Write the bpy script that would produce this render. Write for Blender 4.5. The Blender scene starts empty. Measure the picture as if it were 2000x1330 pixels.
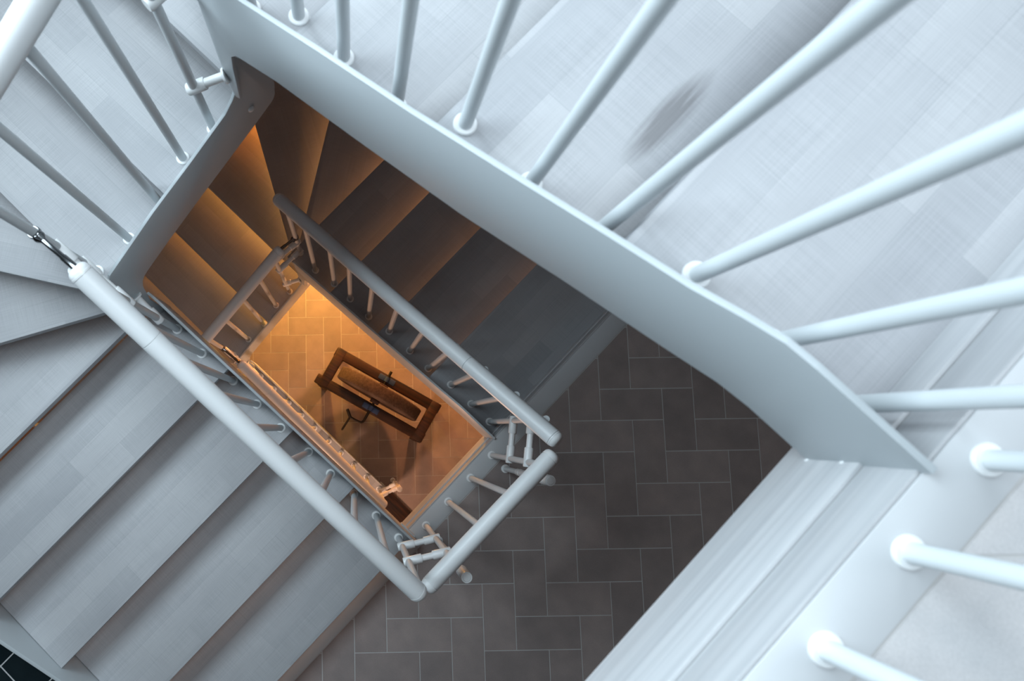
import bpy, bmesh, math, random
from mathutils import Vector, Matrix
random.seed(7)
PI = math.pi
C = bpy.context.scene.collection
SC = bpy.context.scene

# ------------------------------------------------------------------ levels
F0, F1, F2 = 0.0, 2.65, 5.30
H = 2.65
r = H / 17.0                      # riser height
DROP = Vector((0, 0, -H))

# ------------------------------------------------------------------ materials
def new_mat(name):
    m = bpy.data.materials.new(name); m.use_nodes = True
    nt = m.node_tree; b = nt.nodes['Principled BSDF']
    return m, nt, b

def nd(nt, typ, **kw):
    n = nt.nodes.new(typ)
    for k, v in kw.items():
        setattr(n, k, v)
    return n

def noise_bump(nt, b, scale, strength, dist=0.002, coord='Object'):
    tc = nd(nt, 'ShaderNodeTexCoord'); nz = nd(nt, 'ShaderNodeTexNoise')
    nz.inputs['Scale'].default_value = scale; nz.inputs['Detail'].default_value = 4
    bp = nd(nt, 'ShaderNodeBump'); bp.inputs['Strength'].default_value = strength; bp.inputs['Distance'].default_value = dist
    nt.links.new(tc.outputs[coord], nz.inputs['Vector'])
    nt.links.new(nz.outputs['Fac'], bp.inputs['Height'])
    nt.links.new(bp.outputs['Normal'], b.inputs['Normal'])
    return nz

def mat_paint(name, col, rough=0.4, bump=0.05, scale=300):
    m, nt, b = new_mat(name)
    b.inputs['Base Color'].default_value = (*col, 1); b.inputs['Roughness'].default_value = rough
    noise_bump(nt, b, scale, bump, 0.0004)
    return m

def mat_metal(name, col, rough):
    m, nt, b = new_mat(name)
    b.inputs['Base Color'].default_value = (*col, 1); b.inputs['Metallic'].default_value = 1; b.inputs['Roughness'].default_value = rough
    noise_bump(nt, b, 150, 0.03, 0.0003)
    return m

def mix_col(nt, fac, a, b_, mode='MIX'):
    n = nd(nt, 'ShaderNodeMix', data_type='RGBA', blend_type=mode)
    for sock, val in ((n.inputs[0], fac), (n.inputs[6], a), (n.inputs[7], b_)):
        if hasattr(val, 'is_output'): nt.links.new(val, sock)
        elif isinstance(val, tuple): sock.default_value = (*val, 1) if len(val) == 3 else val
        else: sock.default_value = val
    return n.outputs[2]

def ramp(nt, src, stops):
    n = nd(nt, 'ShaderNodeValToRGB'); cr = n.color_ramp
    while len(cr.elements) < len(stops): cr.elements.new(0.5)
    for e, (p, c) in zip(cr.elements, stops):
        e.position = p; e.color = (*c, 1) if len(c) == 3 else c
    nt.links.new(src, n.inputs['Fac'])
    return n.outputs['Color']

def mapping(nt, src, scale, loc=(0, 0, 0), rot=(0, 0, 0)):
    n = nd(nt, 'ShaderNodeMapping'); n.inputs['Scale'].default_value = scale
    n.inputs['Location'].default_value = loc; n.inputs['Rotation'].default_value = rot
    nt.links.new(src, n.inputs['Vector'])
    return n.outputs['Vector']

def noise(nt, vec, scale, detail=2.0, rough=0.5):
    n = nd(nt, 'ShaderNodeTexNoise'); n.inputs['Scale'].default_value = scale
    n.inputs['Detail'].default_value = detail; n.inputs['Roughness'].default_value = rough
    nt.links.new(vec, n.inputs['Vector'])
    return n.outputs['Fac']

def mat_tread(name, stain=False):
    """pale laminate boards with a fine linen weave; u runs along the nosing, v across the tread (metres)"""
    m, nt, b = new_mat(name)
    tc = nd(nt, 'ShaderNodeTexCoord'); uv = tc.outputs['UV']
    br = nd(nt, 'ShaderNodeTexBrick'); br.offset = 0.37; br.offset_frequency = 2
    br.inputs['Color1'].default_value = (0.40, 0.405, 0.42, 1); br.inputs['Color2'].default_value = (0.475, 0.478, 0.488, 1)
    br.inputs['Mortar'].default_value = (0.37, 0.375, 0.39, 1)
    br.inputs['Scale'].default_value = 1.0; br.inputs['Mortar Size'].default_value = 0.0006
    br.inputs['Mortar Smooth'].default_value = 0.2; br.inputs['Bias'].default_value = 0.0
    br.inputs['Brick Width'].default_value = 0.52; br.inputs['Row Height'].default_value = 0.088
    nt.links.new(uv, br.inputs['Vector'])
    wa = noise(nt, mapping(nt, uv, (5, 640, 1)), 1.0, 2)
    wb = noise(nt, mapping(nt, uv, (640, 8, 1)), 1.0, 2)
    add = nd(nt, 'ShaderNodeMath', operation='ADD'); nt.links.new(wa, add.inputs[0]); nt.links.new(wb, add.inputs[1])
    half = nd(nt, 'ShaderNodeMath', operation='MULTIPLY'); nt.links.new(add.outputs[0], half.inputs[0]); half.inputs[1].default_value = 0.5
    weave = ramp(nt, half.outputs[0], [(0.30, (0.84, 0.84, 0.85)), (0.50, (1, 1, 1)), (0.66, (1.10, 1.10, 1.10))])
    c = mix_col(nt, 1.0, br.outputs['Color'], weave, 'MULTIPLY')
    cloud = ramp(nt, noise(nt, mapping(nt, uv, (1.3, 4, 1)), 2.2, 3), [(0.3, (0.93, 0.93, 0.94)), (0.7, (1.05, 1.05, 1.05))])
    c = mix_col(nt, 1.0, c, cloud, 'MULTIPLY')
    if stain:
        sv = mapping(nt, uv, (7.5, 30.0, 1), STAIN_LOC)
        gr = nd(nt, 'ShaderNodeTexGradient', gradient_type='SPHERICAL'); nt.links.new(sv, gr.inputs['Vector'])
        brk = noise(nt, mapping(nt, uv, (9, 160, 1)), 1.0, 3)
        mul = nd(nt, 'ShaderNodeMath', operation='MULTIPLY'); nt.links.new(gr.outputs['Fac'], mul.inputs[0]); nt.links.new(brk, mul.inputs[1])
        f = ramp(nt, mul.outputs[0], [(0.03, (0, 0, 0)), (0.30, (0.72, 0.72, 0.72))])
        c = mix_col(nt, f, c, (0.13, 0.125, 0.13))
    nt.links.new(c, b.inputs['Base Color'])
    b.inputs['Roughness'].default_value = 0.5
    bp = nd(nt, 'ShaderNodeBump'); bp.inputs['Strength'].default_value = 0.12; bp.inputs['Distance'].default_value = 0.0006
    nt.links.new(half.outputs[0], bp.inputs['Height']); nt.links.new(bp.outputs['Normal'], b.inputs['Normal'])
    return m

def mat_wood(name, dark, light, scale=(2.0, 60, 60), rough=0.55):
    """grain along local X of the object coordinates"""
    m, nt, b = new_mat(name)
    tc = nd(nt, 'ShaderNodeTexCoord')
    v = mapping(nt, tc.outputs['Object'], scale)
    g1 = noise(nt, v, 1.0, 5, 0.6)
    g2 = noise(nt, mapping(nt, tc.outputs['Object'], (scale[0] * 0.4, scale[1] * 0.12, scale[2] * 0.12)), 1.0, 3)
    c1 = ramp(nt, g1, [(0.32, dark), (0.62, light)])
    c2 = ramp(nt, g2, [(0.3, (0.72, 0.72, 0.72)), (0.7, (1.1, 1.1, 1.1))])
    nt.links.new(mix_col(nt, 1.0, c1, c2, 'MULTIPLY'), b.inputs['Base Color'])
    b.inputs['Roughness'].default_value = rough
    bp = nd(nt, 'ShaderNodeBump'); bp.inputs['Strength'].default_value = 0.2; bp.inputs['Distance'].default_value = 0.001
    nt.links.new(g1, bp.inputs['Height']); nt.links.new(bp.outputs['Normal'], b.inputs['Normal'])
    return m

def mat_tile(name, ca, cb, rough=0.62):
    """each tile carries its own random tone in the colour attribute 'tone'"""
    m, nt, b = new_mat(name)
    at = nd(nt, 'ShaderNodeVertexColor'); at.layer_name = 'tone'
    base = ramp(nt, at.outputs['Color'], [(0.0, ca), (1.0, cb)])
    tc = nd(nt, 'ShaderNodeTexCoord')
    sp = ramp(nt, noise(nt, tc.outputs['Object'], 260, 3, 0.7), [(0.3, (0.90, 0.90, 0.90)), (0.7, (1.07, 1.07, 1.07))])
    cl = ramp(nt, noise(nt, tc.outputs['Object'], 9, 4, 0.55), [(0.3, (0.86, 0.87, 0.88)), (0.7, (1.1, 1.08, 1.07))])
    c = mix_col(nt, 1.0, mix_col(nt, 1.0, base, sp, 'MULTIPLY'), cl, 'MULTIPLY')
    nt.links.new(c, b.inputs['Base Color']); b.inputs['Roughness'].default_value = rough
    bp = nd(nt, 'ShaderNodeBump'); bp.inputs['Strength'].default_value = 0.15; bp.inputs['Distance'].default_value = 0.001
    nz = noise(nt, tc.outputs['Object'], 120, 4)
    nt.links.new(nz, bp.inputs['Height']); nt.links.new(bp.outputs['Normal'], b.inputs['Normal'])
    return m

STAIN_LOC = (-5.31 * 7.5, -7.745 * 30.0, 0)
M = {}
M['paint'] = mat_paint('white_tube_paint', (0.80, 0.815, 0.82), 0.38)
M['baluster'] = mat_paint('baluster_paint', (0.69, 0.725, 0.74), 0.42)
M['plate'] = mat_paint('stringer_paint', (0.525, 0.565, 0.585), 0.45, 0.08, 500)
M['plastic'] = mat_paint('white_plastic', (0.86, 0.87, 0.87), 0.3)
M['seam'] = mat_paint('dark_seam', (0.10, 0.11, 0.12), 0.6)
M['tread'] = mat_tread('pale_laminate')
M['tread_stain'] = mat_tread('scuffed_laminate', True)
M['trimwood'] = mat_wood('pale_fascia_wood', (0.44, 0.445, 0.46), (0.56, 0.56, 0.57), (60, 1.6, 60), 0.5)
M['strip'] = mat_paint('pale_edge_strip', (0.56, 0.57, 0.58), 0.5, 0.1, 200)
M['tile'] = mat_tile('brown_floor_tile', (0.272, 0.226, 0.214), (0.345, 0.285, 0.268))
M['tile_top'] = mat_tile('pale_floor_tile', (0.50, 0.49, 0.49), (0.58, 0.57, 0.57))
M['grout'] = mat_paint('pale_grout', (0.52, 0.51, 0.50), 0.85, 0.3, 300)
M['dark_tile'] = mat_tile('dark_glazed_tile', (0.010, 0.020, 0.025), (0.020, 0.034, 0.040), 0.25)
M['white_grout'] = mat_paint('white_grout', (0.75, 0.77, 0.78), 0.8)
M['wall'] = mat_paint('grey_plaster', (0.19, 0.19, 0.20), 0.8, 0.2, 120)
M['chrome'] = mat_metal('chrome', (0.30, 0.31, 0.32), 0.16)
M['darkchrome'] = mat_metal('dark_chrome', (0.20, 0.21, 0.22), 0.2)
M['oldwood'] = mat_wood('old_dark_oak', (0.007, 0.004, 0.003), (0.060, 0.021, 0.008), (4, 45, 45), 0.5)
M['iron'] = mat_metal('black_iron', (0.05, 0.045, 0.04), 0.55)
M['blue'] = mat_paint('blue_bearing_paint', (0.03, 0.07, 0.19), 0.4)
def mat_stone():
    m, nt, b = new_mat('worn_grindstone')
    tc = nd(nt, 'ShaderNodeTexCoord')
    a = noise(nt, tc.outputs['Object'], 60, 6, 0.7)
    g = noise(nt, tc.outputs['Object'], 6, 3)
    c = mix_col(nt, 0.55, ramp(nt, a, [(0.35, (0.035, 0.022, 0.018)), (0.68, (0.20, 0.135, 0.105))]), ramp(nt, g, [(0.3, (0.05, 0.03, 0.022)), (0.7, (0.13, 0.085, 0.065))]))
    nt.links.new(c, b.inputs['Base Color']); b.inputs['Roughness'].default_value = 0.9
    bp = nd(nt, 'ShaderNodeBump'); bp.inputs['Strength'].default_value = 0.5; bp.inputs['Distance'].default_value = 0.003
    nt.links.new(a, bp.inputs['Height']); nt.links.new(bp.outputs['Normal'], b.inputs['Normal'])
    return m
M['stone'] = mat_stone()

# ------------------------------------------------------------------ mesh helpers
def link(name, bm, mat, parent=None, smooth=35, loc=None):
    me = bpy.data.meshes.new(name)
    bmesh.ops.recalc_face_normals(bm, faces=bm.faces[:])
    if smooth:
        for f in bm.faces: f.smooth = True
        for e in bm.edges:
            if len(e.link_faces) == 2 and e.calc_face_angle(0) > math.radians(smooth): e.smooth = False
    bm.to_mesh(me); bm.free()
    for mm in (mat if isinstance(mat, (list, tuple)) else [mat]): me.materials.append(mm)
    o = bpy.data.objects.new(name, me); C.objects.link(o)
    if parent is not None: o.parent = parent
    if loc is not None: o.location = loc
    return o

def thing(name, label, cat, loc=(0, 0, 0), rz=0.0, group=None):
    o = bpy.data.objects.new(name, None); C.objects.link(o); o.empty_display_size = 0.1
    o.location = loc; o.rotation_euler = (0, 0, rz)
    o['label'] = label; o['category'] = cat
    if group: o['group'] = group
    return o

def struct(o):
    o['kind'] = 'structure'; return o

def copy_tree(o, parent=None):
    c = o.copy(); C.objects.link(c)
    if parent is not None: c.parent = parent
    for ch in list(o.children): copy_tree(ch, c)
    return c

def lathe(bm, p0, p1, prof, segs=24, cap=True):
    """prof: list of (distance along the axis from p0 in metres, radius)"""
    p0 = Vector(p0); ax = (Vector(p1) - p0).normalized()
    t = Vector((0, 0, 1)) if abs(ax.z) < 0.9 else Vector((1, 0, 0))
    u = ax.cross(t).normalized(); v = ax.cross(u)
    rings = []
    for d, rad in prof:
        c = p0 + ax * d
        if rad <= 1e-6: rings.append([bm.verts.new(c)])
        else: rings.append([bm.verts.new(c + (u * math.cos(2 * PI * k / segs) + v * math.sin(2 * PI * k / segs)) * rad) for k in range(segs)])
    for a, b_ in zip(rings, rings[1:]):
        if len(a) == 1 and len(b_) == 1: continue
        for k in range(segs):
            k2 = (k + 1) % segs
            if len(a) == 1: bm.faces.new((a[0], b_[k], b_[k2]))
            elif len(b_) == 1: bm.faces.new((a[k], b_[0], a[k2]))
            else: bm.faces.new((a[k], b_[k], b_[k2], a[k2]))
    if cap:
        if len(rings[0]) > 1: bm.faces.new(rings[0][::-1])
        if len(rings[-1]) > 1: bm.faces.new(rings[-1])

def cyl(bm, p0, p1, rad, segs=20):
    L = (Vector(p1) - Vector(p0)).length
    lathe(bm, p0, p1, [(0, rad), (L, rad)], segs)

def prism(bm, pts, lo, hi, axis='z', bevel=0.0):
    """extrude a polygon: axis z -> pts (x,y); axis y -> pts (x,z); axis x -> pts (y,z)"""
    def mk(p, d):
        return {'z': (p[0], p[1], d), 'y': (p[0], d, p[1]), 'x': (d, p[0], p[1])}[axis]
    a = [bm.verts.new(mk(p, lo)) for p in pts]; b_ = [bm.verts.new(mk(p, hi)) for p in pts]
    n = len(pts)
    fs = [bm.faces.new(a), bm.faces.new(b_[::-1])]
    for k in range(n): fs.append(bm.faces.new((a[k], a[(k + 1) % n], b_[(k + 1) % n], b_[k])))
    bmesh.ops.recalc_face_normals(bm, faces=fs)
    if bevel:
        es = {e for f in fs for e in f.edges}
        bmesh.ops.bevel(bm, geom=list(es), offset=bevel, segments=2, profile=0.5, affect='EDGES')

def box(bm, x0, x1, y0, y1, z0, z1, bevel=0.0):
    prism(bm, [(x0, y0), (x1, y0), (x1, y1), (x0, y1)], z0, z1, 'z', bevel)

def tube_path(bm, pts, rad, segs=12):
    """round bar through points with mitred rings"""
    pts = [Vector(p) for p in pts]; rings = []
    prev_u = None
    for i, p in enumerate(pts):
        d = ((pts[min(i + 1, len(pts) - 1)] - p).normalized() if i < len(pts) - 1 else Vector((0, 0, 0))) + ((p - pts[i - 1]).normalized() if i else Vector((0, 0, 0)))
        d.normalize()
        if prev_u is None:
            t = Vector((0, 0, 1)) if abs(d.z) < 0.9 else Vector((1, 0, 0)); u = d.cross(t).normalized()
        else:
            u = (prev_u - d * prev_u.dot(d)).normalized()
        prev_u = u; v = d.cross(u)
        rings.append([bm.verts.new(p + (u * math.cos(2 * PI * k / segs) + v * math.sin(2 * PI * k / segs)) * rad) for k in range(segs)])
    for a, b_ in zip(rings, rings[1:]):
        for k in range(segs): bm.faces.new((a[k], b_[k], b_[(k + 1) % segs], a[(k + 1) % segs]))
    bm.faces.new(rings[0][::-1]); bm.faces.new(rings[-1])

# ------------------------------------------------------------------ the stair: plan data (shared by both storeys)
N = [0.493, 0.081, -0.271, -0.630, -0.983]            # nosings of the right flight, 0 = landing edge
LN = [0.515, 0.165, -0.189, -0.537, -0.891]           # nosings of the left flight, first = lowest
YR, YL, XS = 0.375, -0.219, -0.890                    # well faces of the inner stringers
TP = 0.010                                            # plate thickness
YRO, YLO, XO = 1.70, -1.555, -2.20                    # outer ends of the treads
TT = 0.040                                            # tread thickness

def treads_plan():
    yi = YR + TP + 0.001; yl = YL - 0.010 - 0.001; xi = XS - TP - 0.004
    ov = 0.030
    T = []                                            # (level k below the top, polygon, nosing segment a->b)
    for k in range(1, 5):
        back = 0.498 if k == 1 else N[k - 1] + ov
        x0 = N[k]
        T.append((k, [(x0, yi), (back, yi), (back, YRO), (x0, YRO)], ((x0, yi), (x0, YRO))))
    # winders at the right-hand corner
    w1 = lambda y: -1.168 - 0.273 / 0.449 * (y - 0.75)
    w2 = lambda x: 0.585 - 0.294 / 0.514 * (x + 1.276)
    T.append((5, [(-0.892, yi), (-0.93, YRO), (w1(YRO), YRO), (w1(0.52), 0.52), (-0.945, 0.44), (-0.905, yi)], ((w1(0.415), 0.415), (w1(YRO), YRO))))
    T.append((6, [(-0.904, 0.395), (-0.904, 0.45), (w1(0.52) + 0.05, 0.525), (w1(YRO) + 0.04, YRO), (XO, YRO), (XO, w2(XO)), (-0.955, w2(-0.955)), (-0.93, 0.392)], ((-0.955, w2(-0.955)), (XO, w2(XO)))))
    T.append((7, [(xi, 0.408), (xi, 0.43), (-0.93, 0.44), (XO, w2(XO) + 0.035), (XO, 0.408)], ((xi, 0.408), (XO, 0.408))))
    T.append((8, [(xi, 0.050), (xi, 0.408 + ov), (XO, 0.408 + ov), (XO, 0.050)], ((xi, 0.050), (XO, 0.050))))
    T.append((9, [(xi, -0.306), (xi, 0.050 + ov), (XO, 0.050 + ov), (XO, -0.306)], ((xi, -0.306), (XO, -0.306))))
    # winders at the left-hand corner
    w6 = lambda x: -0.384 + 0.127 / 0.207 * (x + 1.039)
    w7 = lambda y: -0.955 + 0.177 / 0.316 * (y + 0.402)
    T.append((10, [(-0.905, w6(-0.905)), (-0.895, -0.275), (XO, -0.276), (XO, w6(XO))], ((-0.905, w6(-0.905)), (XO, w6(XO)))))
    T.append((11, [(w7(-0.30), -0.30), (-0.90, -0.27), (XO, w6(XO) + 0.035), (XO, YLO), (w7(YLO), YLO)], ((w7(-0.30), -0.30), (w7(YLO), YLO))))
    T.append((12, [(LN[4], -0.26), (LN[4], YLO), (w7(YLO) - 0.035, YLO), (w7(-0.30) - 0.03, -0.285), (-0.90, -0.26)], ((LN[4], -0.26), (LN[4], YLO))))
    for k in range(13, 17):
        i = 16 - k
        T.append((k, [(LN[i], yl), (LN[i + 1] - ov, yl), (LN[i + 1] - ov, YLO), (LN[i], YLO)], ((LN[i], yl), (LN[i], YLO))))
    return T

def tread_mesh(poly, seg, z):
    bm = bmesh.new()
    prism(bm, poly, z - TT, z, 'z', 0.002)
    uv = bm.loops.layers.uv.new('UVMap')
    a, b_ = Vector(seg[0]), Vector(seg[1]); d = (b_ - a).normalized(); n = Vector((-d.y, d.x))
    off = 0.0 if abs(seg[0][0] - N[2]) < 1e-6 else random.uniform(0, 5)
    for f in bm.faces:
        for l in f.loops:
            p = l.vert.co.xy - a
            l[uv].uv = (p.dot(d) + 5.0 + off, p.dot(n) + (0.02 if abs(f.normal.z) > 0.5 else (l.vert.co.z - z)) + 8.0)
    return bm, off

def stair(name, label, top):
    t = thing(name, label, 'staircase', (0, 0, top - H))
    base = H                                          # local z of the top floor
    for k, poly, seg in treads_plan():
        bm, off = tread_mesh(poly, seg, base - k * r)
        mat = M['tread_stain'] if k == 2 else M['tread']
        link('tread', bm, mat, t, 30)
    # --- right inner stringer (x, z) relative to the top floor
    top_e = [(0.505, 0.017), (0.33, 0.016), (0.285, 0.012), (0.235, -0.012), (0.171, -0.050), (0.047, -0.103), (-0.103, -0.171), (-0.303, -0.259), (-0.519, -0.342), (-0.682, -0.410), (-0.908, -0.505)]
    end_e = [(-0.908, -0.64), (-0.908, -0.93), (-0.903, -1.01), (-0.889, -1.06), (-0.868, -1.045), (-0.852, -0.86), (-0.840, -0.78), (-0.815, -0.742)]
    bot_e = [(-0.67, -0.667), (-0.417, -0.573), (-0.148, -0.466), (0.069, -0.352), (0.254, -0.262), (0.33, -0.222), (0.385, -0.210), (0.505, -0.208)]
    bm = bmesh.new(); prism(bm, [(x, base + z) for x, z in top_e + end_e + bot_e], YR, YR + TP, 'y', 0.0012)
    s = link('inner_stringer', bm, M['plate'], t, 25)
    for x, z in ((0.521, -0.205), (0.521, -0.128)):
        bm = bmesh.new(); lathe(bm, (x - 0.02, YR + 0.001, base + z), (x - 0.02, YR - 0.02, base + z), [(0, 0.009), (0.004, 0.009), (0.007, 0.006), (0.008, 0.0)], 16)
        link('bolt', bm, M['plastic'], s)
    # --- short inner stringer (y, z)
    top_e = [(0.499, -1.074), (0.406, -0.88), (0.4005, -0.86), (0.398, -0.851), (0.396, -0.862), (0.3965, -0.897), (0.396, -0.94), (0.393, -0.990), (0.386, -1.026), (0.376, -1.049), (0.362, -1.069), (0.325, -1.103), (0.172, -1.171), (-0.011, -1.245), (-0.247, -1.364)]
    lef_e = [(-0.264, -1.40), (-0.272, -1.56), (-0.272, -2.08), (-0.240, -2.10), (-0.240, -1.80), (-0.229, -1.74), (-0.220, -1.68), (-0.212, -1.64), (-0.199, -1.605), (-0.181, -1.580)]
    bot_e = [(-0.161, -1.566), (-0.037, -1.502), (0.156, -1.413), (0.386, -1.313), (0.485, -1.266), (0.495, -1.258), (0.501, -1.247), (0.505, -1.235), (0.512, -1.179)]
    bm = bmesh.new(); prism(bm, [(y, base + z) for y, z in top_e + lef_e + bot_e], XS - TP, XS, 'x', 0.0012)
    s = link('inner_stringer', bm, M['plate'], t, 25)
    bm = bmesh.new(); lathe(bm, (XS - 0.001, 0.410, base - 1.193), (XS + 0.02, 0.410, base - 1.193), [(0, 0.011), (0.005, 0.011), (0.008, 0.007), (0.009, 0)], 16)
    link('bolt', bm, M['plastic'], s)
    # --- left inner stringer (x, z) relative to the lower floor
    ln = lambda x: r + 0.4434 * (0.515 - x)
    xs = [-0.85, -0.80, -0.5, -0.1, 0.2, 0.36]
    top_e = [(-0.8895, ln(-0.8895) + 0.15), (-0.875, ln(-0.875) + 0.122), (-0.845, ln(-0.845) + 0.107)] + [(x, ln(x) + 0.105) for x in xs[2:]] + [(0.50, ln(0.50) + 0.10), (0.552, ln(0.552) + 0.085)]
    bot_e = [(0.552, 0.012), (0.40, 0.012), (0.36, 0.025)] + [(x, ln(x) - 0.155) for x in (0.2, -0.1, -0.5, -0.80, -0.8895)]
    bm = bmesh.new(); prism(bm, top_e + bot_e, YL - 0.010, YL, 'y', 0.0012)
    s = link('inner_stringer', bm, M['plate'], t, 25)
    bm = bmesh.new(); box(bm, 0.45, 0.535, YL - 0.001, YL + 0.008, 0.03, 0.085, 0.002)
    link('fixing_bracket', bm, M['plate'], s)
    # --- outer stringers
    top_o = [(x, ln(x) + 0.075) for x in (-1.62, 0.36)] + [(0.45, 0.19), (0.50, 0.17)]
    bot_o = [(0.50, 0.002), (0.36, 0.002)] + [(x, ln(x) - 0.17) for x in (0.30, -1.62)]
    bm = bmesh.new(); prism(bm, top_o + bot_o, YLO - 0.016, YLO - 0.002, 'y', 0.001)
    link('outer_stringer', bm, M['plate'], t, 25)
    nr = lambda x: base - r - 0.4434 * (0.081 - x)
    top_o = [(x, nr(x) + 0.075) for x in (0.26, -1.62)]
    bot_o = [(x, nr(x) - 0.19) for x in (-1.62, 0.48)]
    bm = bmesh.new(); prism(bm, [(0.49, base + 0.01), (0.33, base + 0.01)] + top_o + bot_o, YRO + 0.002, YRO + 0.014, 'y', 0.001)
    link('outer_stringer', bm, M['plate'], t, 25)
    ns = lambda y: base - 7 * r - 0.437 * (0.408 - y)
    bm = bmesh.new(); prism(bm, [(1.69, ns(1.69) + 0.2), (1.69, ns(1.69) - 0.2), (-1.56, ns(-1.56) - 0.12), (-1.56, ns(-1.56) + 0.25)], XO - 0.014, XO - 0.002, 'x', 0.001)
    link('outer_stringer', bm, M['plate'], t, 25)
    return t

# ------------------------------------------------------------------ railings
BR, CR, HR = 0.0126, 0.0205, 0.0315
def baluster(rail, x, y, z0, z1, rad=BR):
    bm = bmesh.new(); L = z1 - z0
    lathe(bm, (x, y, z0), (x, y, z1), [(0, rad), (L * 0.5, rad), (L, rad)], 20)
    o = link('baluster', bm, M['baluster'], rail)
    bm = bmesh.new()
    lathe(bm, (x, y, z0), (x, y, z0 + 0.012), [(0, CR), (0.004, CR), (0.0062, CR - 0.002), (0.0068, rad + 0.001), (0.0068, rad - 0.002)], 28)
    link('base_collar', bm, M['plastic'], o)
    return o

def handrail(rail, a, b_, seams=(), cap0=True, cap1=True):
    """tube a->b; seams: distances along it where two lengths meet"""
    a, b_ = Vector(a), Vector(b_); L = (b_ - a).length
    prof = [(0.0, HR)]
    for s in sorted(seams): prof += [(s - 0.0016, HR), (s - 0.0008, HR - 0.0026), (s + 0.0008, HR - 0.0026), (s + 0.0016, HR)]
    prof += [(L, HR)]
    bm = bmesh.new(); lathe(bm, a, b_, prof, 40)
    o = link('handrail', bm, M['paint'], rail, 28)
    d = (b_ - a).normalized()
    for flag, p, dr in ((cap0, a, -d), (cap1, b_, d)):
        if not flag: continue
        bm = bmesh.new()
        pr = [(-0.0005, HR - 0.003), (0.0016, HR - 0.003), (0.0018, HR), (0.007, HR), (0.0074, HR - 0.001), (0.009, HR - 0.001)] + [(0.009 + 0.020 * math.sin(q), (HR - 0.001) * (0.35 + 0.65 * math.cos(q))) for q in (0.25, 0.5, 0.75, 1.0, 1.25, PI / 2)] + [(0.0295, 0)]
        lathe(bm, p, p + dr, pr, 40)
        link('end_cap', bm, M['plastic'], o, 50)
    return o

def tee_link(rail, pa, pb, flange_b=False):
    """a sleeve clamped on each baluster and the thin tube between; flange_b: the far end is screwed to a plate"""
    pa, pb = Vector(pa), Vector(pb); d = pb - pa; L = d.length; d.normalize()
    bm = bmesh.new(); cyl(bm, pa + d * 0.01, pb - d * (0.0 if flange_b else 0.01), 0.0125, 20)
    o = link('link_tube', bm, M['plastic'], rail)
    ends = [(pa, d)] if flange_b else [(pa, d), (pb, -d)]
    sl = min(0.055, L * 0.36)
    for p, dr in ends:
        bm = bmesh.new(); st = p - dr * 0.019
        lathe(bm, st, st + dr, [(0, 0.0155), (0.003, 0.0175), (sl + 0.016, 0.0175), (sl + 0.019, 0.0160), (sl + 0.019, 0.012)], 24)
        link('clamp_sleeve', bm, M['plastic'], o)
    if flange_b:
        bm = bmesh.new(); lathe(bm, pb - d * 0.007, pb, [(0, 0.0125), (0, 0.021), (0.004, 0.022), (0.007, 0.022)], 28)
        link('wall_flange', bm, M['plastic'], o)
    return o

def chrome_arm(rail, bal, cap):
    """clamp ring on a baluster and a stepped chrome stem into the rail's end cap"""
    bal, cap = Vector(bal), Vector(cap); d = (cap - bal); L = d.length; d.normalize()
    bm = bmesh.new(); lathe(bm, bal + Vector((0, 0, -0.010)), bal + Vector((0, 0, 0.010)), [(0, 0.0125), (0, 0.0155), (0.004, 0.0175), (0.016, 0.0175), (0.02, 0.0155), (0.02, 0.0125)], 28, cap=False)
    lathe(bm, bal + d * 0.012, cap, [(0, 0.015), (0.006, 0.0165), (0.012, 0.0150), (0.022, 0.0085), (0.026, 0.0080), (L * 0.58, 0.0080), (L * 0.60, 0.0098), (L - 0.012, 0.0098)], 24)
    return link('chrome_swivel', bm, M['chrome'], rail)

def guard_post(rail, x, y, z0, ztop):
    o = baluster(rail, x, y, z0, ztop - 0.02)
    bm = bmesh.new()
    lathe(bm, (x, y, z0 + 0.27), (x, y, ztop), [(0, 0.0126), (0, 0.0160), (0.05, 0.0160), (0.05, 0.0145), (ztop - z0 - 0.40, 0.0145), (ztop - z0 - 0.40, 0.0205), (ztop - z0 - 0.275, 0.0205), (ztop - z0 - 0.27, 0.0195)], 24, cap=True)
    link('post_sleeve', bm, M['plastic'], o)
    bm = bmesh.new(); lathe(bm, (x, y, ztop - 0.003), (x, y, ztop + 0.002), [(0, 0.0145), (0.003, 0.0145), (0.005, 0.013), (0.005, 0)], 24)
    link('post_cap', bm, M['plastic'], o)
    return o

RX = [(0.454, 1), (0.327, 1), (0.187, 1), (0.050, 2), (-0.085, 2), (-0.235, 2), (-0.383, 3), (-0.525, 3), (-0.648, 3), (-0.808, 4)]
LX = [(0.473, 1), (0.332, 1), (0.192, 1), (0.050, 2), (-0.084, 2), (-0.233, 3), (-0.374, 3), (-0.515, 3), (-0.657, 4), (-0.797, 4)]
SY = [(0.297, 8), (0.168, 8), (0.028, 9), (-0.122, 9)]
YB, YLB, XB = 0.445, -0.264, -0.948
RH = lambda x: -r - 0.4434 * (0.081 - x) + 0.93          # right rail axis, from the top floor
LH = lambda x: r + 0.4434 * (0.515 - x) + 0.995          # left rail axis, from the lower floor
SH = lambda y: -8 * r + 0.437 * (y - 0.05) + 0.88       # short rail axis, from the top floor

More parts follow.
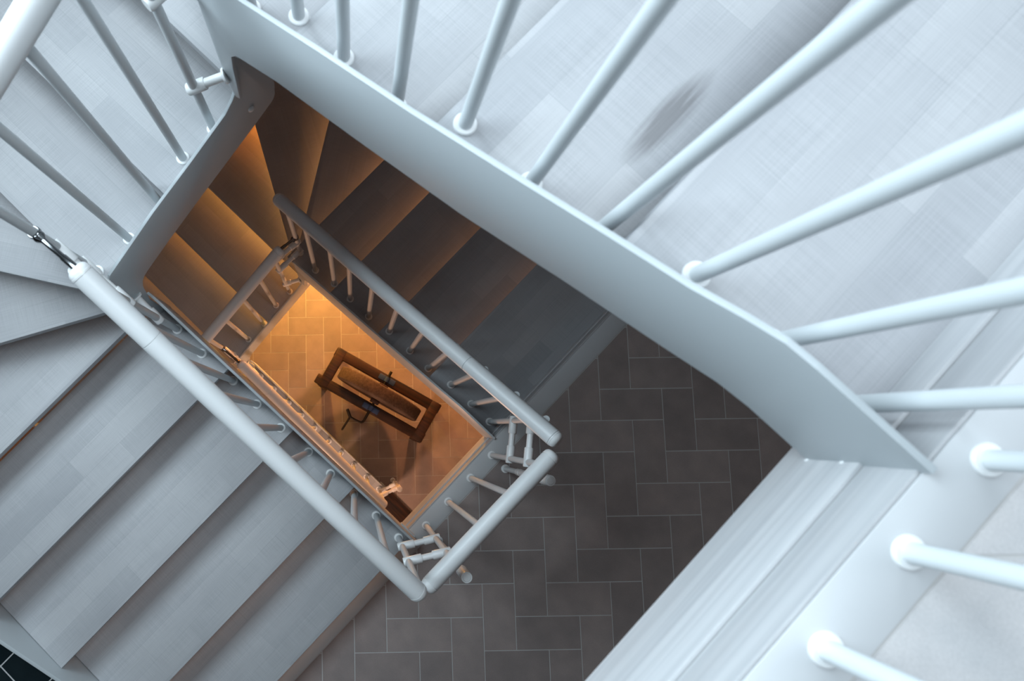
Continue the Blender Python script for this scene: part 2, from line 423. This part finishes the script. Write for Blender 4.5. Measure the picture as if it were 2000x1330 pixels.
def right_railing(label, top):
    t = thing('railing', label, 'railing', (0, 0, top))
    for x, k in RX: baluster(t, x, YB, -k * r, RH(x) - 0.012)
    baluster(t, -0.945, 0.457, -4 * r, RH(-0.945) - 0.012)
    y0, y1 = YB, YB - 0.038
    a, b_ = (-0.972, y0 + 0.006, RH(-0.972)), (0.508, y1 + 0.002, RH(0.508) - 0.008)
    handrail(t, a, b_, seams=[1.20])
    for z in (0.40, 0.72): tee_link(t, (0.454, YB, z - 0.005), (0.55, 0.315, z + 0.005))
    return t

def short_railing(label, top):
    t = thing('railing', label, 'railing', (0, 0, top))
    for y, k in SY: baluster(t, XB, y, -k * r, SH(y) - 0.012)
    baluster(t, -0.943, -0.266, -9 * r, SH(-0.266) - 0.01)
    handrail(t, (XB + 0.004, 0.330, SH(0.330)), (XB - 0.003, -0.29, SH(-0.29)))
    tee_link(t, (XB, 0.297, -0.575), (-0.945, 0.457, -0.580)); tee_link(t, (XB, 0.297, -0.345), (-0.945, 0.457, -0.385))
    tee_link(t, (XB, 0.297, -0.975), (XB + 0.052, YR - 0.0005, -0.945), True)
    chrome_arm(t, (-0.945, 0.457, SH(0.345) - 0.045), (XB + 0.004, 0.352, SH(0.352) + 0.004))
    return t

def left_railing(label, low, end='guard'):
    t = thing('railing', label, 'railing', (0, 0, low))
    for x, k in LX: baluster(t, x, YLB, k * r, LH(x) - 0.012)
    a, b_ = (-0.770, YLB + 0.010, LH(-0.770)), (0.478, YLB - 0.016, LH(0.478))
    handrail(t, a, b_, seams=[0.235])
    S5 = lambda z: (-0.943, -0.266, z)
    tee_link(t, S5(1.36), (-0.797, YLB, 1.27)); tee_link(t, S5(1.56), (-0.797, YLB, 1.48))
    tee_link(t, (-0.797, YLB, 0.925), (XS + 0.001, YLB + 0.006, 0.985), True)
    chrome_arm(t, S5(1.71), (-0.782, YLB + 0.012, LH(-0.782) + 0.010))
    if end == 'guard':
        for z in (0.40, 0.745): tee_link(t, (0.473, YLB, z), (0.55, -0.143, z + 0.005))
    else:
        guard_post(t, 0.52, -0.135, 0.0, 0.92)
        for z in (0.40, 0.745): tee_link(t, (0.473, YLB, z), (0.52, -0.135, z + 0.005))
    return t

def guard_railing(label, z, ys, rail_y, posts, zr=0.92):
    t = thing('railing', label, 'railing', (0, 0, z))
    for y in ys: baluster(t, 0.55, y, 0, zr - 0.012)
    for x, y, h in posts: guard_post(t, x, y, 0, h)
    if rail_y: handrail(t, (0.556, rail_y[0], zr), (0.550, rail_y[1], zr))
    return t

# ------------------------------------------------------------------ setting: floors with real tiles
def herring_floor(name, z, A, B, O, phase, clip, tile_mat, grout_mat, gap=0.0042, bed=0.0):
    """A, B: plan vectors of one tile unit; O: origin; a lying tile starts where i+j = phase (mod 4)"""
    bm = bmesh.new(); lay = bm.loops.layers.float_color.new('tone')
    x0, x1, y0, y1 = clip
    A, B, O = Vector(A), Vector(B), Vector(O)
    u = A.length
    def clip_poly(pts, box_):
        bx0, bx1, by0, by1 = box_
        for ax, lim, sgn in ((0, bx0, 1), (0, bx1, -1), (1, by0, 1), (1, by1, -1)):
            out = []
            for p, q in zip(pts, pts[1:] + pts[:1]):
                ip, iq = sgn * (p[ax] - lim) >= 0, sgn * (q[ax] - lim) >= 0
                if ip: out.append(p)
                if ip != iq:
                    t = (lim - p[ax]) / (q[ax] - p[ax]); out.append(p.lerp(q, t))
            pts = out
            if len(pts) < 3: return None
        return pts
    g = gap / 2 / u
    for i in range(-60, 60):
        for j in range(-60, 60):
            m4 = (i + j - phase) % 4
            if m4 == 0: w, h = 2, 1
            elif m4 == 2: w, h = 1, 2
            else: continue
            c = [O + A * (i + g) + B * (j + g), O + A * (i + w - g) + B * (j + g), O + A * (i + w - g) + B * (j + h - g), O + A * (i + g) + B * (j + h - g)]
            p = clip_poly([v.xy if hasattr(v, 'xy') and len(v) > 2 else v for v in c], clip)
            if not p: continue
            tone = random.random()
            top = [bm.verts.new((q.x, q.y, z)) for q in p]; low = [bm.verts.new((q.x, q.y, z - 0.004)) for q in p]
            fs = [bm.faces.new(top)] + [bm.faces.new((top[k], low[k], low[(k + 1) % len(p)], top[(k + 1) % len(p)])) for k in range(len(p))]
            for f in fs:
                f.material_index = 0
                for l in f.loops: l[lay] = (tone, tone, tone, 1)
    # grout bed and slab body
    n0 = len(bm.faces)
    prism(bm, [(x0 - bed, y0), (x1, y0), (x1, y1), (x0 - bed, y1)], z - 0.25, z - 0.0016, 'z')
    bm.faces.ensure_lookup_table()
    for f in bm.faces[n0:]: f.material_index = 1
    return struct(link(name, bm, [tile_mat, grout_mat], None, 0))

def grid_floor(name, z, x0, x1, y0, y1, px, py, sx, sy, tile_mat, grout_mat, gap):
    bm = bmesh.new(); lay = bm.loops.layers.float_color.new('tone')
    i0 = int(math.floor((x0 - px) / sx)); j0 = int(math.floor((y0 - py) / sy))
    for i in range(i0, int((x1 - px) / sx) + 1):
        for j in range(j0, int((y1 - py) / sy) + 1):
            a, b_ = max(x0, px + i * sx + gap / 2), min(x1, px + (i + 1) * sx - gap / 2)
            c, d = max(y0, py + j * sy + gap / 2), min(y1, py + (j + 1) * sy - gap / 2)
            if b_ - a < 0.005 or d - c < 0.005: continue
            tone = random.random()
            f = bm.faces.new([bm.verts.new(p) for p in ((a, c, z), (b_, c, z), (b_, d, z), (a, d, z))])
            for l in f.loops: l[lay] = (tone, tone, tone, 1)
    n0 = len(bm.faces)
    prism(bm, [(x0, y0), (x1, y0), (x1, y1), (x0, y1)], z - 0.25, z - 0.0012, 'z')
    bm.faces.ensure_lookup_table()
    for f in bm.faces[n0:]: f.material_index = 1
    return struct(link(name, bm, [tile_mat, grout_mat], None, 0))

S2 = 0.1064
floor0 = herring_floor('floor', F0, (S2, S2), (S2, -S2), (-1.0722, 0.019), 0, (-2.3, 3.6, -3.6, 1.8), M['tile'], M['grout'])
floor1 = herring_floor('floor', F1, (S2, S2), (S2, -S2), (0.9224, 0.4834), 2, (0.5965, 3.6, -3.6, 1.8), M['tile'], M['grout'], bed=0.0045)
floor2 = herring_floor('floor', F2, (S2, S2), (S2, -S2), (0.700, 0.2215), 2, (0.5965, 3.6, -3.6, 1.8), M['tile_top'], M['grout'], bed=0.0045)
hall = grid_floor('floor', F1, -2.3, 0.495, -3.6, -1.60, -0.425, -1.83, 0.21, 0.144, M['dark_tile'], M['white_grout'], 0.006)

def slab_box(name, x0, x1, y0, y1, z0, z1, mat, bevel=0.0):
    bm = bmesh.new(); box(bm, x0, x1, y0, y1, z0, z1, bevel)
    return struct(link(name, bm, mat, None, 30))

# upper hall slab over the lower hall (unseen from the well, it keeps the hall dim)
slab_box('ceiling', -2.3, 0.505, -3.6, -1.62, F2 - 0.25, F2, M['wall'])
# landing edges: fascia boards, pale edge strip
n = 1
for z in (F1, F2):
    slab_box('trim_%d' % n, 0.505, 0.592, -3.6, 1.8, z - 0.24, z + 0.001, M['strip'], 0.001); n += 1
    slab_box('trim_%d' % n, 0.499, 0.5045, -3.6, 1.72, z - 0.092, z - 0.001, M['trimwood'], 0.001); n += 1
    slab_box('trim_%d' % n, 0.493, 0.5045, -1.62, 1.72, z - 0.265, z - 0.094, M['trimwood'], 0.0015); n += 1
# walls
slab_box('wall_left', -2.45, -2.3, -3.75, 1.95, F0 - 0.25, 8.6, M['wall'])
slab_box('wall_back', -2.3, 3.6, 1.8, 1.95, F0 - 0.25, 8.6, M['wall'])
slab_box('wall_right', 3.6, 3.75, -3.75, 1.95, F0 - 0.25, 8.6, M['wall'])
slab_box('wall_front', -2.3, 3.6, -3.75, -3.6, F0 - 0.25, 8.6, M['wall'])

# ------------------------------------------------------------------ stairs and railings
up = stair('staircase', 'upper staircase of pale boards and white steel plates, down from the top landing', F2)
lo = copy_tree(up); lo.location = (0, 0, F0)
for ch in lo.children:                            # the scuff mark is on the upper stair only
    if ch.material_slots and ch.material_slots[0].material == M['tread_stain']:
        ch.material_slots[0].link = 'OBJECT'; ch.material_slots[0].material = M['tread']
lo['label'] = 'lower staircase in orange and dark shade, seen through the well below the middle landing'

right_railing('top flight railing of near white balusters standing behind the large upper right steel plate', F2)
short_railing('railing on the upper winder steps at the upper left, thick white rail in the corner', F2)
left_railing('railing with long white handrail along the grey lower left flight', F1)
guard_railing('middle landing guard, short white handrail over herringbone tiles beside the orange opening', F1, [-0.143, 0.011, 0.166, 0.315], (0.350, -0.250), [(0.64, 0.313, 0.80), (0.64, -0.152, 0.86)])
guard_railing('top landing guard, pale balusters standing on the pale strip at the lower right', F2, [0.441, 0.293, 0.142, -0.01, -0.16], None, [])
right_railing('railing with blue grey handrail running over the dark brown flight', F1)
short_railing('small railing of pinkish balusters over the orange lower winder steps', F1)
left_railing('pink lit railing of the lowest flight, close beside the orange tiled floor', F0, 'post')

# ------------------------------------------------------------------ grindstone on its frame
def grindstone():
    ang = math.atan2(0.235, 0.909)
    t = thing('grindstone', 'old grindstone with crank in a dark wooden frame on the orange tiled floor', 'grindstone', (-0.053, 0.276, 0), ang)
    hl, hw, zt, th = 0.468, 0.168, 0.46, 0.075
    for s in (-1, 1):
        bm = bmesh.new(); box(bm, -hl - (0.03 if s < 0 else 0), hl, s * hw - (0.078 if s > 0 else 0), s * hw + (0.078 if s < 0 else 0), zt - th, zt, 0.008)
        link('side_beam', bm, M['oldwood'], t)
        x0 = s * (hl - 0.005); bm = bmesh.new()
        box(bm, min(x0, x0 - s * 0.080), max(x0, x0 - s * 0.080), -hw - 0.001, hw + 0.001, zt - th + 0.004, zt + 0.004, 0.012)
        link('cross_beam', bm, M['oldwood'], t)
    for sx in (-1, 1):
        for sy in (-1, 1):
            bm = bmesh.new(); a = Vector((sx * (hl - 0.03), sy * (hw - 0.03), zt - th + 0.01)); b_ = Vector((sx * (hl - 0.04), sy * (hw - 0.025), 0.0))
            vs = []
            for p, w in ((b_, 0.028), (a, 0.034)):
                vs.append([bm.verts.new((p.x + dx * w, p.y + dy * w, p.z)) for dx, dy in ((-1, -1), (1, -1), (1, 1), (-1, 1))])
            bm.faces.new(vs[0][::-1]); bm.faces.new(vs[1])
            for k in range(4): bm.faces.new((vs[0][k], vs[0][(k + 1) % 4], vs[1][(k + 1) % 4], vs[1][k]))
            bmesh.ops.bevel(bm, geom=bm.edges[:], offset=0.005, segments=2, affect='EDGES')
            link('leg', bm, M['oldwood'], t)
    # the stone itself
    R, W, zc = 0.352, 0.050, zt + 0.02
    bm = bmesh.new(); lathe(bm, (-0.005, -W, zc), (-0.005, W, zc), [(0, 0.02), (0, R - 0.012), (0.004, R - 0.004), (0.012, R), (0.05, R - 0.001), (2 * W - 0.012, R), (2 * W - 0.004, R - 0.004), (2 * W, R - 0.012), (2 * W, 0.02)], 96)
    link('stone_wheel', bm, M['stone'], t, 40)
    bm = bmesh.new(); cyl(bm, (-0.005, -0.235, zc), (-0.005, 0.20, zc), 0.011, 14)
    ax = link('axle', bm, M['iron'], t)
    for s in (-1, 1):
        bm = bmesh.new(); box(bm, -0.042, 0.032, min(s * 0.052, s * 0.084), max(s * 0.052, s * 0.084), zc - 0.035, zc + 0.035, 0.005)
        link('hub_block', bm, M['oldwood'], t)
        bm = bmesh.new(); yb = s * (hw - 0.039)
        box(bm, -0.075, -0.020, yb - 0.022, yb + 0.022, zt, zt + 0.016, 0.004); box(bm, 0.012, 0.064, yb - 0.022, yb + 0.022, zt, zt + 0.016, 0.004)
        lathe(bm, (-0.005, yb - 0.02, zc), (-0.005, yb + 0.02, zc), [(0, 0.02), (0.04, 0.02)], 18)
        link('bearing', bm, M['blue'], t)
    bm = bmesh.new()
    tube_path(bm, [(-0.005, -0.22, zc), (-0.006, -0.245, zc + 0.002), (-0.016, -0.262, zc + 0.006), (-0.06, -0.268, zc + 0.012), (-0.118, -0.268, zc + 0.02)], 0.0095, 12)
    cr = link('crank_arm', bm, M['iron'], t)
    bm = bmesh.new(); lathe(bm, (-0.112, -0.258, zc + 0.02), (-0.118, -0.39, zc + 0.022), [(0, 0.008), (0.01, 0.0085), (0.12, 0.008), (0.130, 0.005)], 14)
    lathe(bm, (-0.108, -0.27, zc + 0.02), (-0.165, -0.222, zc + 0.022), [(0, 0.012), (0.07, 0.012)], 14)
    link('crank_handle', bm, M['iron'], cr)
    return t
grindstone()
bm = bmesh.new(); box(bm, 0.562, 1.05, -0.80, -0.217, 0.0, 0.018, 0.003)
o = link('floor_board', bm, M['oldwood'], None); o['label'] = 'dark brown board lying on the orange tiles at the foot of the lowest flight'; o['category'] = 'board'

# ------------------------------------------------------------------ light
def area(name, loc, rot, sx, sy, power, col):
    l = bpy.data.lights.new(name, 'AREA'); l.shape = 'RECTANGLE'; l.size = sx; l.size_y = sy; l.energy = power; l.color = col
    o = bpy.data.objects.new(name, l); C.objects.link(o); o.location = loc; o.rotation_euler = rot; return o
def point(name, loc, power, col, rad):
    l = bpy.data.lights.new(name, 'POINT'); l.energy = power; l.color = col; l.shadow_soft_size = rad
    o = bpy.data.objects.new(name, l); C.objects.link(o); o.location = loc; return o
area('skylight', (0.35, 0.95, 8.55), (0, 0, 0), 2.4, 1.4, 115, (0.80, 0.915, 1.0))
area('window_light', (-2.28, -0.6, 6.75), (0, -PI / 2, 0), 2.7, 3.2, 235, (0.74, 0.90, 1.0))
point('winder_lamp', (-1.95, 1.45, 1.62), 50, (1.0, 0.24, 0.015), 0.06)
point('under_stair_lamp', (-1.25, 0.72, 0.75), 46, (1.0, 0.53, 0.11), 0.05)
point('wall_lamp', (-0.6, 1.68, 1.1), 88, (1.0, 0.40, 0.15), 0.08)
point('stringer_warm_fill', (0.45, -1.25, 0.95), 60, (1.0, 0.56, 0.36), 0.12)  # added fill without a fixture, stands in for warm bounce on the right stringer
point('landing_warm_fill', (2.4, 1.2, 4.7), 2.0, (1.0, 0.45, 0.22), 0.12)  # invented weak fill, only there to brown the dim middle landing tiles

w = bpy.data.worlds.new('world'); SC.world = w; w.use_nodes = True
bg = w.node_tree.nodes['Background']; bg.inputs['Color'].default_value = (0.72, 0.87, 1.0, 1); bg.inputs['Strength'].default_value = 0.12

# ------------------------------------------------------------------ camera
cam = bpy.data.cameras.new('camera'); co = bpy.data.objects.new('camera', cam); C.objects.link(co)
R = [[0.7177379, 0.69630964, 0.00227973], [0.69148516, -0.71237243, -0.11989073], [-0.08185705, 0.08762652, -0.99278448]]
mw = Matrix(((R[0][0], -R[1][0], -R[2][0], -0.014), (R[0][1], -R[1][1], -R[2][1], -0.0543), (R[0][2], -R[1][2], -R[2][2], 6.17), (0, 0, 0, 1)))
co.matrix_world = mw
cam.sensor_width = 36; cam.lens = 1420.0 / 2000 * 36; cam.shift_x = (1000 - 693.95) / 2000; cam.shift_y = 0
cam.clip_start = 0.02
cam.dof.use_dof = True; cam.dof.focus_distance = 3.4; cam.dof.aperture_fstop = 4.5
SC.camera = co
SC.view_settings.view_transform = 'Standard'; SC.view_settings.look = 'None'
SC.view_settings.exposure = 0.0; SC.view_settings.gamma = 1.0; SC.view_settings.use_curve_mapping = False
